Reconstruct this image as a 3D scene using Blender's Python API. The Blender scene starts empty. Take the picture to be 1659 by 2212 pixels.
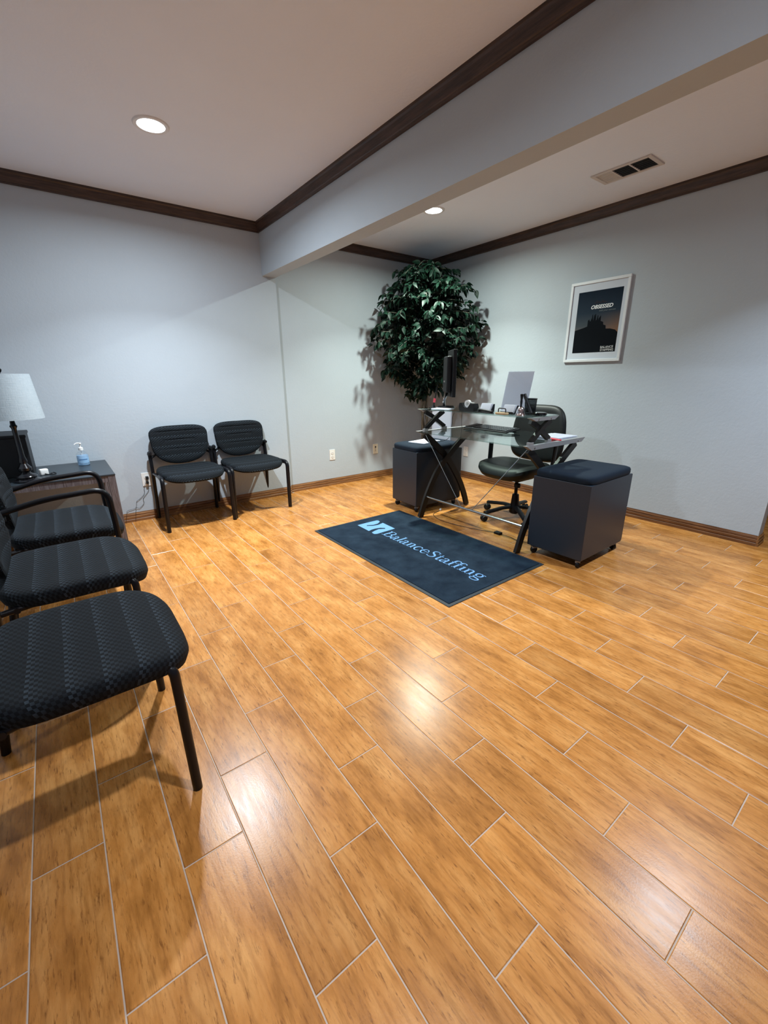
import bpy, bmesh, math, random
from mathutils import Vector, Matrix
PI = math.pi
rnd = random.Random(7)
C = bpy.context.scene.collection
S = bpy.context.scene

# ------------------------------------------------------------------ camera
YAW, PITCH, ROLL, F = 0.6473, 0.3105, -0.0074, 912.886
fwd0 = Vector((math.sin(YAW), math.cos(YAW), 0)); right0 = Vector((math.cos(YAW), -math.sin(YAW), 0)); up0 = Vector((0, 0, 1))
FW = fwd0*math.cos(PITCH) - up0*math.sin(PITCH)
up = up0*math.cos(PITCH) + fwd0*math.sin(PITCH)
RT = right0*math.cos(ROLL) + up*math.sin(ROLL)
UP = up*math.cos(ROLL) - right0*math.sin(ROLL)
cam = bpy.data.cameras.new('camera'); camo = bpy.data.objects.new('camera', cam); C.objects.link(camo)
camo.matrix_world = Matrix(((RT.x, UP.x, -FW.x, 0), (RT.y, UP.y, -FW.y, 0), (RT.z, UP.z, -FW.z, 1.175), (0, 0, 0, 1)))
cam.sensor_fit = 'HORIZONTAL'; cam.sensor_width = 36; cam.lens = F/1659*36; cam.clip_start = 0.02; cam.clip_end = 100
S.camera = camo

# ------------------------------------------------------------------ world, exposure
W = bpy.data.worlds.new('world'); S.world = W; W.use_nodes = True
bg = W.node_tree.nodes['Background']; bg.inputs[0].default_value = (0.38, 0.56, 1.0, 1); bg.inputs[1].default_value = 0.6
vs = S.view_settings; vs.view_transform = 'Standard'; vs.look = 'None'; vs.exposure = 0.24; vs.gamma = 1.0; vs.use_curve_mapping = False

LAMP_POWER = {'a': 48, 'b': 50, 'c': 17, 'd': 24}
LAMP_COL = {'a': (0.84, 0.93, 1.0), 'b': (0.90, 1.0, 0.90), 'c': (0.86, 0.92, 1.0), 'd': (0.72, 0.86, 1.0)}
LAMP_WIDE = {'a': .52, 'b': .52, 'c': .45, 'd': .12}

# ------------------------------------------------------------------ materials
def mat(name, col, rough=0.6, metal=0.0, spec=0.5, **k):
    m = bpy.data.materials.new(name); m.use_nodes = True
    b = m.node_tree.nodes['Principled BSDF']
    b.inputs['Base Color'].default_value = (*col, 1); b.inputs['Roughness'].default_value = rough
    b.inputs['Metallic'].default_value = metal; b.inputs['Specular IOR Level'].default_value = spec
    for kk, v in k.items(): b.inputs[kk.replace('_', ' ')].default_value = v
    return m
def nd(m, t, **k):
    n = m.node_tree.nodes.new(t)
    for a, v in k.items(): setattr(n, a, v)
    return n
def lk(m, a, b): m.node_tree.links.new(a, b)
def P(m): return m.node_tree.nodes['Principled BSDF']
def mth(m, op, a, b=None, c=None):
    n = nd(m, 'ShaderNodeMath', operation=op)
    for i, v in enumerate((a, b, c)):
        if v is None: continue
        if isinstance(v, (int, float)): n.inputs[i].default_value = v
        else: lk(m, v, n.inputs[i])
    return n.outputs[0]
def ramp(m, fac, stops):
    r = nd(m, 'ShaderNodeValToRGB'); lk(m, fac, r.inputs[0]); e = r.color_ramp.elements
    while len(e) < len(stops): e.new(0.5)
    for el, (p, c) in zip(e, stops): el.position = p; el.color = (*c, 1)
    return r.outputs[0]
def noise(m, vec, scale, detail=4, rough=0.6):
    n = nd(m, 'ShaderNodeTexNoise'); n.inputs['Scale'].default_value = scale; n.inputs['Detail'].default_value = detail; n.inputs['Roughness'].default_value = rough
    if vec is not None: lk(m, vec, n.inputs['Vector'])
    return n.outputs[0]
def mapping(m, vec, scale=(1, 1, 1), loc=None):
    n = nd(m, 'ShaderNodeMapping'); lk(m, vec, n.inputs['Vector']); n.inputs['Scale'].default_value = scale
    if loc is not None: lk(m, loc, n.inputs['Location'])
    return n.outputs[0]
def bump(m, h, strength, dist):
    n = nd(m, 'ShaderNodeBump'); n.inputs['Strength'].default_value = strength; n.inputs['Distance'].default_value = dist
    lk(m, h, n.inputs['Height']); lk(m, n.outputs[0], P(m).inputs['Normal'])
def mixc(m, fac, a, b, typ='MIX'):
    n = nd(m, 'ShaderNodeMix', data_type='RGBA', blend_type=typ)
    for i, v in ((0, fac), (6, a), (7, b)):
        if isinstance(v, (int, float)): n.inputs[i].default_value = v
        elif isinstance(v, tuple): n.inputs[i].default_value = (*v, 1)
        else: lk(m, v, n.inputs[i])
    return n.outputs[2]

def plaster(name, col):
    m = mat(name, col, 0.75, spec=0.25)
    t = nd(m, 'ShaderNodeTexCoord').outputs['Object']
    n1 = noise(m, t, 1.6, 3); n2 = noise(m, t, 55, 4); n3 = noise(m, t, 12, 3)
    lk(m, mixc(m, n1, tuple(c*0.95 for c in col), tuple(min(1, c*1.04) for c in col)), P(m).inputs['Base Color'])
    bump(m, mth(m, 'ADD', n2, mth(m, 'MULTIPLY', n3, 0.7)), 0.22, 0.006)
    return m
M = {}
M['wall'] = plaster('wall_paint', (0.450, 0.508, 0.560))
M['ceil'] = plaster('ceiling_paint', (0.80, 0.86, 0.98))
def woodm(name, dark, light, rough=0.4, axis=(1, 1, 1)):
    m = mat(name, light, rough)
    t = nd(m, 'ShaderNodeNewGeometry').outputs['Position']
    n1 = noise(m, mapping(m, t, axis), 9, 6, 0.7)
    lk(m, ramp(m, n1, [(0.35, dark), (0.65, light)]), P(m).inputs['Base Color'])
    bump(m, n1, 0.15, 0.002)
    return m
M['crown_x'] = woodm('dark_stained_wood_x', (0.028, 0.016, 0.012), (0.080, 0.046, 0.034), 0.45, (0.6, 8, 8))
M['crown_y'] = woodm('dark_stained_wood_y', (0.028, 0.016, 0.012), (0.080, 0.046, 0.034), 0.45, (8, 0.6, 8))
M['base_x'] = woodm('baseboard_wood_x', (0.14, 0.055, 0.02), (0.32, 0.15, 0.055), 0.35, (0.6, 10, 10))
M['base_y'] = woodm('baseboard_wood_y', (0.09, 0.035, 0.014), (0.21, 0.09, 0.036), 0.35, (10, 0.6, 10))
M['grout'] = mat('grout', (0.50, 0.40, 0.33), 0.8)
# wood look porcelain tile: each tile is cut from its own place in the grain
def tilem():
    m = mat('wood_look_porcelain', (0.6, 0.3, 0.1), 0.32, spec=0.30)
    pos = nd(m, 'ShaderNodeTexCoord').outputs['Object']
    rn = nd(m, 'ShaderNodeObjectInfo').outputs['Random']
    cb = nd(m, 'ShaderNodeCombineXYZ')
    lk(m, mth(m, 'MULTIPLY', rn, 37.0), cb.inputs[0]); lk(m, mth(m, 'MULTIPLY', rn, 91.0), cb.inputs[1]); lk(m, mth(m, 'MULTIPLY', rn, 17.0), cb.inputs[2])
    va = nd(m, 'ShaderNodeVectorMath', operation='ADD'); lk(m, pos, va.inputs[0]); lk(m, cb.outputs[0], va.inputs[1])
    v = va.outputs[0]
    big = noise(m, mapping(m, v, (14, 4.5, 14)), 1.0, 4, 0.62)
    grain = noise(m, mapping(m, v, (70, 9, 70)), 1.0, 5, 0.7)
    fine = noise(m, mapping(m, v, (170, 26, 170)), 1.0, 4, 0.7)
    wv = nd(m, 'ShaderNodeTexWave', wave_type='RINGS', rings_direction='Z'); wv.inputs['Scale'].default_value = 2.2; wv.inputs['Distortion'].default_value = 9; wv.inputs['Detail'].default_value = 3
    lk(m, mapping(m, v, (6, 1.0, 6)), wv.inputs['Vector'])
    c1 = ramp(m, big, [(0.30, (0.35, 0.135, 0.028)), (0.47, (0.535, 0.222, 0.054)), (0.70, (0.70, 0.335, 0.105))])
    c2 = mixc(m, mth(m, 'MULTIPLY', ramp(m, grain, [(0.30, (1, 1, 1)), (0.50, (0, 0, 0))]), 0.50), c1, (0.22, 0.080, 0.015))
    c3 = mixc(m, mth(m, 'MULTIPLY', ramp(m, fine, [(0.30, (1, 1, 1)), (0.44, (0, 0, 0))]), 0.75), c2, (0.15, 0.048, 0.010))
    c4 = mixc(m, mth(m, 'MULTIPLY', ramp(m, wv.outputs[0], [(0.0, (1, 1, 1)), (0.12, (0, 0, 0))]), 0.22), c3, (0.24, 0.085, 0.02))
    hv = mixc(m, rn, (0.82, 0.80, 0.76), (1.05, 1.04, 1.0))
    lk(m, mixc(m, 1.0, c4, hv, 'MULTIPLY'), P(m).inputs['Base Color'])
    lk(m, mth(m, 'ADD', mth(m, 'MULTIPLY', grain, 0.14), 0.20), P(m).inputs['Roughness'])
    iso = noise(m, mapping(m, v, (260, 260, 260)), 1.0, 2)
    bump(m, mth(m, 'ADD', mth(m, 'ADD', grain, mth(m, 'MULTIPLY', fine, 0.6)), iso), 0.09, 0.0010)
    return m
M['tile'] = tilem()
def fabric():
    m = mat('checked_fabric', (0.01, 0.015, 0.02), 0.85, spec=0.22)
    t = nd(m, 'ShaderNodeTexCoord').outputs['UV']
    sp = nd(m, 'ShaderNodeSeparateXYZ'); lk(m, t, sp.inputs[0])
    cb = nd(m, 'ShaderNodeCombineXYZ'); lk(m, mth(m, 'MULTIPLY', sp.outputs[0], 1/0.0125), cb.inputs[0]); lk(m, mth(m, 'MULTIPLY', sp.outputs[1], 1/0.0088), cb.inputs[1]); cb.inputs[2].default_value = 0.5
    ck = nd(m, 'ShaderNodeTexChecker'); ck.inputs['Scale'].default_value = 1.0; lk(m, cb.outputs[0], ck.inputs['Vector'])
    amp = mth(m, 'MULTIPLY_ADD', mth(m, 'POWER', mth(m, 'FRACT', mth(m, 'MULTIPLY', sp.outputs[1], 1/0.0792)), 3.5), 0.8, 0.2)
    rn = noise(m, t, 40, 2)
    k = mth(m, 'MULTIPLY', mth(m, 'MULTIPLY', ck.outputs['Fac'], amp), mth(m, 'MULTIPLY_ADD', rn, 0.9, 0.5))
    lk(m, mixc(m, k, (0.0012, 0.0023, 0.0038), (0.027, 0.038, 0.050)), P(m).inputs['Base Color'])
    bump(m, mth(m, 'ADD', mth(m, 'MULTIPLY', ck.outputs['Fac'], 0.8), noise(m, t, 900, 2)), 0.3, 0.0008)
    return m
M['fabric'] = fabric()
M['black_metal'] = mat('black_powder_metal', (0.005, 0.005, 0.007), 0.35, spec=0.3)
M['black_plastic'] = mat('black_plastic', (0.006, 0.007, 0.009), 0.5, spec=0.3)
M['black_gloss'] = mat('black_gloss', (0.006, 0.006, 0.008), 0.15)
M['mesh_black'] = mat('black_cloth', (0.010, 0.012, 0.013), 0.8)
M['chair_shell'] = mat('black_leather', (0.006, 0.008, 0.008), 0.5, spec=0.35)
M['cabinet'] = mat('charcoal_steel', (0.018, 0.027, 0.041), 0.38, spec=0.45)
M['cushion'] = mat('navy_black_cloth', (0.004, 0.011, 0.022), 0.9, spec=0.3)
for k in ('mesh_black', 'cushion'):
    m = M[k]; bump(m, noise(m, nd(m, 'ShaderNodeTexCoord').outputs['Object'], 500, 2), 0.3, 0.001)
M['steel'] = mat('brushed_steel', (0.55, 0.58, 0.6), 0.25, 1.0)
M['chrome'] = mat('chrome', (0.8, 0.8, 0.85), 0.08, 1.0)
M['grey_metal'] = mat('grey_metal', (0.30, 0.30, 0.305), 0.5, 0.2)
M['leg_wood'] = mat('dark_desk_frame', (0.010, 0.008, 0.007), 0.42, spec=0.35)
M['white_plastic'] = mat('white_plastic', (0.80, 0.80, 0.78), 0.35)
M['ivory'] = mat('ivory_plastic', (0.78, 0.76, 0.62), 0.35)
M['paper'] = mat('paper', (0.80, 0.82, 0.90), 0.7)
M['white_frame'] = mat('white_frame', (0.70, 0.74, 0.78), 0.4)
M['mount'] = mat('mount_board', (0.55, 0.60, 0.68), 0.7)
M['red'] = mat('red_plastic', (0.75, 0.03, 0.06), 0.4)
M['pinkred'] = mat('pink_red_plastic', (0.8, 0.08, 0.12), 0.4)
M['beige'] = mat('beige_wood', (0.5, 0.36, 0.2), 0.5)
M['dark_slot'] = mat('dark_recess', (0.012, 0.016, 0.02), 0.8)
M['vent_paint'] = mat('vent_paint', (0.62, 0.58, 0.56), 0.5)
M['tape'] = mat('tape_roll', (0.75, 0.78, 0.78), 0.3)
M['lens'] = mat('lamp_lens', (1, 1, 1), 0.5); P(M['lens']).inputs['Emission Color'].default_value = (0.93, 0.97, 1, 1); P(M['lens']).inputs['Emission Strength'].default_value = 12
M['trimring'] = mat('lamp_trim', (0.75, 0.76, 0.78), 0.35)
M['mat_text'] = mat('mat_print_blue', (0.145, 0.29, 0.52), 0.9, spec=0.1)
M['print_white'] = mat('print_white', (0.75, 0.78, 0.8), 0.7)
M['print_dim'] = mat('print_dim', (0.16, 0.19, 0.2), 0.7)
M['print_orange'] = mat('print_orange', (0.09, 0.05, 0.045), 0.7)
M['print_dark'] = mat('print_dark', (0.003, 0.005, 0.008), 0.8, spec=0.1)
M['label_blue'] = mat('label_blue', (0.05, 0.15, 0.33), 0.5)
M['ink'] = mat('ink_grey', (0.12, 0.13, 0.16), 0.7)
m = M['label_white'] = mat('clear_label', (0.25, 0.45, 0.72), 0.4)
m = M['mat'] = mat('entrance_mat_pile', (0.010, 0.020, 0.034), 0.95, spec=0.1)
t = nd(m, 'ShaderNodeTexCoord').outputs['Object']; n1 = noise(m, t, 6, 5, 0.65); n2 = noise(m, t, 350, 2)
lk(m, ramp(m, n1, [(0.35, (0.007, 0.014, 0.025)), (0.7, (0.018, 0.032, 0.05))]), P(m).inputs['Base Color']); bump(m, n2, 0.5, 0.003)
M['mat_edge'] = mat('mat_rubber_edge', (0.012, 0.018, 0.026), 0.55)
m = M['shade'] = mat('linen_shade', (0.50, 0.56, 0.60), 0.9, spec=0.1)
t = nd(m, 'ShaderNodeTexCoord').outputs['Object']; n1 = noise(m, mapping(m, t, (25, 25, 260)), 1, 3); n2 = noise(m, mapping(m, t, (200, 200, 30)), 1, 3)
lk(m, mixc(m, mth(m, 'MULTIPLY', mth(m, 'ADD', n1, n2), 0.5), (0.25, 0.30, 0.34), (0.44, 0.50, 0.53)), P(m).inputs['Base Color']); bump(m, mth(m, 'ADD', n1, n2), 0.4, 0.002)
M['table_top'] = mat('dark_laminate', (0.022, 0.030, 0.038), 0.35)
m = M['table_wood'] = woodm('sheen_streaked_wood', (0.05, 0.035, 0.035), (0.19, 0.17, 0.18), 0.3, (14, 14, 1))  # pale streaks in the colour stand in for light reflected off the legs
m = M['leaf'] = mat('leaf', (0.012, 0.045, 0.022), 0.5, spec=0.2)
rn = nd(m, 'ShaderNodeTexCoord').outputs['Object']
lk(m, ramp(m, noise(m, rn, 22, 2), [(0.35, (0.003, 0.012, 0.008)), (0.6, (0.006, 0.024, 0.014)), (0.85, (0.02, 0.06, 0.03))]), P(m).inputs['Base Color'])
m = M['bark'] = woodm('bark', (0.05, 0.045, 0.035), (0.2, 0.19, 0.15), 0.8, (6, 6, 2))
M['pot'] = mat('dark_basket', (0.03, 0.022, 0.016), 0.7)
M['soil'] = mat('moss', (0.03, 0.03, 0.015), 0.95)
def glassm(name, tint, refl_boost=1.0):
    m = bpy.data.materials.new(name); m.use_nodes = True; nt = m.node_tree; nt.nodes.remove(nt.nodes['Principled BSDF'])
    out = nt.nodes['Material Output']
    tr = nd(m, 'ShaderNodeBsdfTransparent'); tr.inputs[0].default_value = (*tint, 1)
    gl = nd(m, 'ShaderNodeBsdfGlossy'); gl.inputs['Roughness'].default_value = 0.02; gl.inputs[0].default_value = (0.9, 0.95, 0.95, 1)
    fr = nd(m, 'ShaderNodeFresnel'); bf = nd(m, 'ShaderNodeNewGeometry').outputs['Backfacing']; lk(m, mth(m, 'MULTIPLY_ADD', bf, 1/1.52-1.52, 1.52), fr.inputs[0])
    mx = nd(m, 'ShaderNodeMixShader'); lk(m, mth(m, 'MINIMUM', mth(m, 'MULTIPLY', fr.outputs[0], refl_boost), 1.0), mx.inputs[0]); lk(m, tr.outputs[0], mx.inputs[1]); lk(m, gl.outputs[0], mx.inputs[2])
    lk(m, mx.outputs[0], out.inputs[0]); return m
M['glass'] = glassm('smoked_glass', (0.80, 0.86, 0.84), 1.15)
M['clear'] = glassm('clear_plastic', (0.97, 0.98, 0.99), 0.7)
m = M['gel'] = bpy.data.materials.new('sanitizer_gel'); m.use_nodes = True
P(m).inputs['Base Color'].default_value = (0.36, 0.60, 0.86, 1); P(m).inputs['Roughness'].default_value = 0.3; P(m).inputs['Alpha'].default_value = 0.55
M['mesh_cup'] = glassm('fine_wire_mesh', (0.30, 0.32, 0.33), 0.4)
M['window_glass'] = glassm('window_glass', (0.95, 0.97, 0.98), 1.0)
m = M['paper']; tl = nd(m, 'ShaderNodeBsdfTranslucent'); tl.inputs[0].default_value = (0.75, 0.78, 0.85, 1); mx = nd(m, 'ShaderNodeMixShader'); mx.inputs[0].default_value = 0.5
lk(m, P(m).outputs[0], mx.inputs[1]); lk(m, tl.outputs[0], mx.inputs[2]); lk(m, mx.outputs[0], m.node_tree.nodes['Material Output'].inputs[0])
# poster picture: dusk sky over a dark hill
m = M['dusk'] = mat('poster_dusk', (0.02, 0.03, 0.05), 0.8, spec=0.1)
t = nd(m, 'ShaderNodeTexCoord').outputs['Object']; sp = nd(m, 'ShaderNodeSeparateXYZ'); lk(m, t, sp.inputs[0])
zf = mth(m, 'MULTIPLY_ADD', sp.outputs[2], 1/0.33, -1.53/0.33)
sky = ramp(m, zf, [(0.0, (0.13, 0.12, 0.12)), (0.15, (0.06, 0.075, 0.09)), (0.45, (0.022, 0.036, 0.055)), (1.0, (0.007, 0.014, 0.026))])
warm = mth(m, 'MULTIPLY', mth(m, 'MAXIMUM', mth(m, 'MULTIPLY_ADD', sp.outputs[1], -1/0.26, 2.03/0.26), 0.0), mth(m, 'MAXIMUM', mth(m, 'SUBTRACT', 1.0, mth(m, 'MULTIPLY', zf, 2.2)), 0.0))
warm = mth(m, 'MINIMUM', mth(m, 'MAXIMUM', warm, 0.0), 1.0)
lk(m, mixc(m, warm, sky, (0.22, 0.105, 0.05)), P(m).inputs['Base Color'])

# ------------------------------------------------------------------ geometry helpers
def new(name, bm, m, parent=None, smooth=False, loc=None):
    me = bpy.data.meshes.new(name); bmesh.ops.recalc_face_normals(bm, faces=bm.faces); bm.to_mesh(me); bm.free()
    if smooth:
        for p in me.polygons: p.use_smooth = True
        try: me.set_sharp_from_angle(angle=math.radians(40))
        except Exception: pass
    me.materials.append(M[m] if isinstance(m, str) else m)
    o = bpy.data.objects.new(name, me); C.objects.link(o)
    if parent: o.parent = parent
    if loc: o.location = loc
    return o
def tag(o, label, cat, group=None, kind=None):
    o['label'] = label; o['category'] = cat
    if group: o['group'] = group
    if kind: o['kind'] = kind
    return o
def thing(name, label, cat, loc=(0, 0, 0), rz=0, group=None):
    o = bpy.data.objects.new(name, None); C.objects.link(o); o.location = loc; o.rotation_euler = (0, 0, rz); o.empty_display_size = .1
    return tag(o, label, cat, group)
def struct(o): o['kind'] = 'structure'; return o
def box(bm, x0, x1, y0, y1, z0, z1, bev=0.0, seg=2, mtx=None):
    b = bmesh.new() if bev else bm
    vs_ = [b.verts.new((x, y, z)) for x in (x0, x1) for y in (y0, y1) for z in (z0, z1)]
    for f in ((0, 1, 3, 2), (4, 6, 7, 5), (0, 4, 5, 1), (2, 3, 7, 6), (0, 2, 6, 4), (1, 5, 7, 3)): b.faces.new([vs_[i] for i in f])
    if bev:
        bmesh.ops.recalc_face_normals(b, faces=b.faces)
        bmesh.ops.bevel(b, geom=b.edges[:], offset=bev, segments=seg, profile=0.5, affect='EDGES')
        if mtx: bmesh.ops.transform(b, matrix=mtx, verts=b.verts)
        merge(bm, b)
    elif mtx: bmesh.ops.transform(b, matrix=mtx, verts=vs_)
    return bm
def merge(bm, b):
    me = bpy.data.meshes.new('t'); b.to_mesh(me); b.free(); bm.from_mesh(me); bpy.data.meshes.remove(me)
def B(): return bmesh.new()
def prism(bm, pts, a, b, fn):
    """polygon pts (2D) swept from a to b; fn(u,v,w)->xyz"""
    r0 = [bm.verts.new(fn(u, v, a)) for u, v in pts]; r1 = [bm.verts.new(fn(u, v, b)) for u, v in pts]
    n = len(pts)
    for i in range(n): bm.faces.new((r0[i], r0[(i+1) % n], r1[(i+1) % n], r1[i]))
    bm.faces.new(r0[::-1]); bm.faces.new(r1)
    return bm
def catmull(pts, sub):
    if sub <= 1: return [Vector(p) for p in pts]
    p = [Vector(q) for q in pts]; p = [p[0]*2-p[1]] + p + [p[-1]*2-p[-2]]; out = []
    for i in range(1, len(p)-2):
        for k in range(sub):
            t = k/sub; a, b, c, d = p[i-1], p[i], p[i+1], p[i+2]
            out.append(0.5*((2*b) + (c-a)*t + (2*a-5*b+4*c-d)*t*t + (3*b-a-3*c+d)*t**3))
    out.append(p[-2]); return out
def rounded(pts, r, seg=5):
    """polyline with filleted corners"""
    p = [Vector(q) for q in pts]; out = [p[0]]
    for i in range(1, len(p)-1):
        a = (p[i-1]-p[i]); b = (p[i+1]-p[i]); rr = min(r, a.length*.48, b.length*.48)
        s = p[i]+a.normalized()*rr; e = p[i]+b.normalized()*rr
        for k in range(seg+1):
            t = k/seg; out.append(s*(1-t)**2 + p[i]*2*t*(1-t) + e*t*t)
    out.append(p[-1]); return out
def tube(bm, pts, r, n=10, flat=None, ref=None):
    """flat=(rx,ry) gives an oval section; r may be a list"""
    pts = [Vector(q) for q in pts]; rings = []; L = len(pts)
    tan = [(pts[min(i+1, L-1)]-pts[max(i-1, 0)]).normalized() for i in range(L)]
    u = Vector(ref) if ref else (Vector((1, 0, 0)) if abs(tan[0].x) < .8 else Vector((0, 1, 0)))
    for i in range(L):
        u = (u - tan[i]*u.dot(tan[i])); u.normalize(); w = tan[i].cross(u)
        rr = r[i] if isinstance(r, (list, tuple)) else r
        a, b = (flat if flat else (rr, rr))
        rings.append([bm.verts.new(pts[i]+u*math.cos(2*PI*k/n)*a+w*math.sin(2*PI*k/n)*b) for k in range(n)])
    for i in range(L-1):
        for k in range(n): bm.faces.new((rings[i][k], rings[i][(k+1) % n], rings[i+1][(k+1) % n], rings[i+1][k]))
    bm.faces.new(rings[0][::-1]); bm.faces.new(rings[-1]); return bm
def lathe(bm, prof, n=24, c=(0, 0, 0), mtx=None):
    rings = []; nv = []
    for r, z in prof:
        if r < 1e-5: v = [bm.verts.new((c[0], c[1], c[2]+z))]
        else: v = [bm.verts.new((c[0]+r*math.cos(2*PI*k/n), c[1]+r*math.sin(2*PI*k/n), c[2]+z)) for k in range(n)]
        rings.append(v); nv += v
    for a, b in zip(rings, rings[1:]):
        for k in range(n):
            k2 = (k+1) % n
            if len(a) == 1 and len(b) == 1: continue
            if len(a) == 1: bm.faces.new((a[0], b[k], b[k2]))
            elif len(b) == 1: bm.faces.new((a[k], a[k2], b[0]))
            else: bm.faces.new((a[k], a[k2], b[k2], b[k]))
    if mtx: bmesh.ops.transform(bm, matrix=mtx, verts=nv)
    return bm
def loft(bm, outline, prof, fn=None, nin=8, uvtop=True):
    """closed cushion: outline = list of (x,y); prof = list of (inset, z) from bottom centre side round the edge to the top; then filled with inner rings"""
    n = len(outline); R = []; uvd = {}
    zt = max(p[1] for p in prof) if prof[-1][1] >= prof[0][1] else 0
    def uvof(x, y, z, side):
        l = math.hypot(x, y) or 1e-6; dz = abs(z-prof[-1][1] if side else z-prof[0][1]); k = 1+dz/l*(1 if l > .05 else 0)
        return (x*k+.5, y*k+.5)
    def ring(scale_in, z, s=1.0, side=True):
        out = []
        for x, y in outline:
            l = math.hypot(x, y); k = (1-scale_in/l)*s; q = Vector((x*k, y*k, z)); v_ = bm.verts.new(fn(q) if fn else q); out.append(v_)
            uvd[v_] = uvof(q.x, q.y, z, UVTOP)
        return out
    i0, z0 = prof[0]; i1, z1 = prof[-1]; UVTOP = uvtop
    for k in range(1, nin): R.append(ring(i0, z0, k/nin))
    for i, z in prof: R.append(ring(i, z))
    for k in range(nin-1, 0, -1): R.append(ring(i1, z1, k/nin))
    for a, b in zip(R, R[1:]):
        for k in range(n): bm.faces.new((a[k], a[(k+1) % n], b[(k+1) % n], b[k]))
    q0 = Vector((0, 0, z0)); q1 = Vector((0, 0, z1))
    c0 = bm.verts.new(fn(q0) if fn else q0); c1 = bm.verts.new(fn(q1) if fn else q1); uvd[c0] = uvd[c1] = (.5, .5)
    for k in range(n): bm.faces.new((c0, R[0][(k+1) % n], R[0][k])); bm.faces.new((c1, R[-1][k], R[-1][(k+1) % n]))
    ul = bm.loops.layers.uv.new('UVMap')
    for f in bm.faces:
        for lp in f.loops: lp[ul].uv = uvd.get(lp.vert, (0, 0))
    return bm
def superell(a, b, p, n=48, b2=None, p2=None):
    out = []
    for k in range(n):
        t = 2*PI*k/n; c, s = math.cos(t), math.sin(t); bb, pp = (b, p) if (s >= 0 or b2 is None) else (b2, p2)
        out.append((a*math.copysign(abs(c)**(2/pp), c), bb*math.copysign(abs(s)**(2/pp), s)))
    return out
def copy_tree(o, parent=None, kids=None):
    c = o.copy(); C.objects.link(c)
    if parent: c.parent = parent
    for ch in [x for x in bpy.data.objects if x.parent == o]: copy_tree(ch, c)
    return c

# ------------------------------------------------------------------ room
XL, YR, H = -0.62, -2.4, 2.45
Y1, Y2, X3, YEND = 4.052, 4.095, 3.808, 0.631
XB, XB2, ZB = 1.710, 1.836, 2.041
def wallbox(name, *a): return struct(new(name, box(B(), *a), 'wall'))
wallbox('wall_back', XL-.1, XB2, Y1, Y1+.2, -.05, H)
wallbox('wall_back_alcove', XB2, X3+.1, Y2, Y1+.2, -.05, H)
wallbox('wall_right', X3, X3+.11, YEND, Y2, -.05, H)
wallbox('wall_left', XL-.12, XL, YR-.1, Y1, -.05, H)
wallbox('wall_header', XB, XB2, YR, Y1, ZB, H)
wallbox('wall_right_front', X3, X3+.11, YR, -.75, -.05, H)
wallbox('wall_hallway', 6.2, 6.3, YR, 2.2, -.05, H)
wallbox('wall_hallway_back', X3+.11, 6.2, 2.1, 2.2, -.05, H)
struct(new('ceiling', box(B(), XL-.1, 6.3, YR-.1, Y2+.15, H, H+.1), 'ceil'))
# rear wall with two windows (behind the camera)
bm = B()
WX = [(-.1, 1.3), (2.1, 3.5)]; WZ = (0.75, 2.05)
xs = [XL-.1, WX[0][0], WX[0][1], WX[1][0], WX[1][1], 6.3]
for i in range(5):
    if i in (1, 3):
        box(bm, xs[i], xs[i+1], YR-.12, YR, -.05, WZ[0]); box(bm, xs[i], xs[i+1], YR-.12, YR, WZ[1], H)
    else: box(bm, xs[i], xs[i+1], YR-.12, YR, -.05, H)
struct(new('wall_rear', bm, 'wall'))
for i, (a, b) in enumerate(WX):
    w = struct(new('window_%d' % (i+1), box(B(), a, b, YR-.075, YR-.07, *WZ), 'window_glass'))
    bm = B()
    for q in ((a, a+.05, WZ[0], WZ[1]), (b-.05, b, WZ[0], WZ[1]), (a, b, WZ[0], WZ[0]+.05), (a, b, WZ[1]-.05, WZ[1]), ((a+b)/2-.02, (a+b)/2+.02, WZ[0], WZ[1])):
        box(bm, q[0], q[1], YR-.09, YR-.05, q[2], q[3])
    new('window_frame', bm, 'white_plastic', w)

# floor: bed + tiles laid in a third-offset bond
TW, TL, TS, TX0, TY0, G = 0.1524, 0.6125, 0.2063, 0.0387, 2.534, 0.0016
floor = struct(new('floor', box(B(), XL, 6.2, YR, Y2, -.06, -.0016), 'grout'))
tcache = {}
def tile_mesh(w, l):
    k = (round(w, 3), round(l, 3))
    if k not in tcache:
        bm = B(); b = 0.0016
        lo = [bm.verts.new((x, y, -.004)) for x, y in ((0, 0), (w, 0), (w, l), (0, l))]
        mi = [bm.verts.new((x, y, -.0012)) for x, y in ((0, 0), (w, 0), (w, l), (0, l))]
        hi = [bm.verts.new((x, y, 0)) for x, y in ((b, b), (w-b, b), (w-b, l-b), (b, l-b))]
        for p, q in ((lo, mi), (mi, hi)):
            for i in range(4): bm.faces.new((p[i], p[(i+1) % 4], q[(i+1) % 4], q[i]))
        bm.faces.new(hi)
        me = bpy.data.meshes.new('tile'); bm.to_mesh(me); bm.free(); me.materials.append(M['tile']); tcache[k] = me
    return tcache[k]
rest = B(); count = 0
spans = []
for c in range(-5, 41):
    x0, x1 = TX0+c*TW+G, TX0+(c+1)*TW-G
    for k in range(-26, 6):
        y0 = TY0+TS*(c-2)+k*TL+G; y1 = y0+TL-2*G
        a, b = max(x0, XL), min(x1, 6.19); d = YR; e = Y1 if a < XB2 else Y2
        if a > X3-.02: e = 2.09
        if a < X3-.003 < b: b = X3-.003 if y0 > YEND-.05 else b
        d2, e2 = max(y0, d), min(y1, e)
        if b-a < .01 or e2-d2 < .01: continue
        spans.append((a, d2, b-a, e2-d2))
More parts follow.
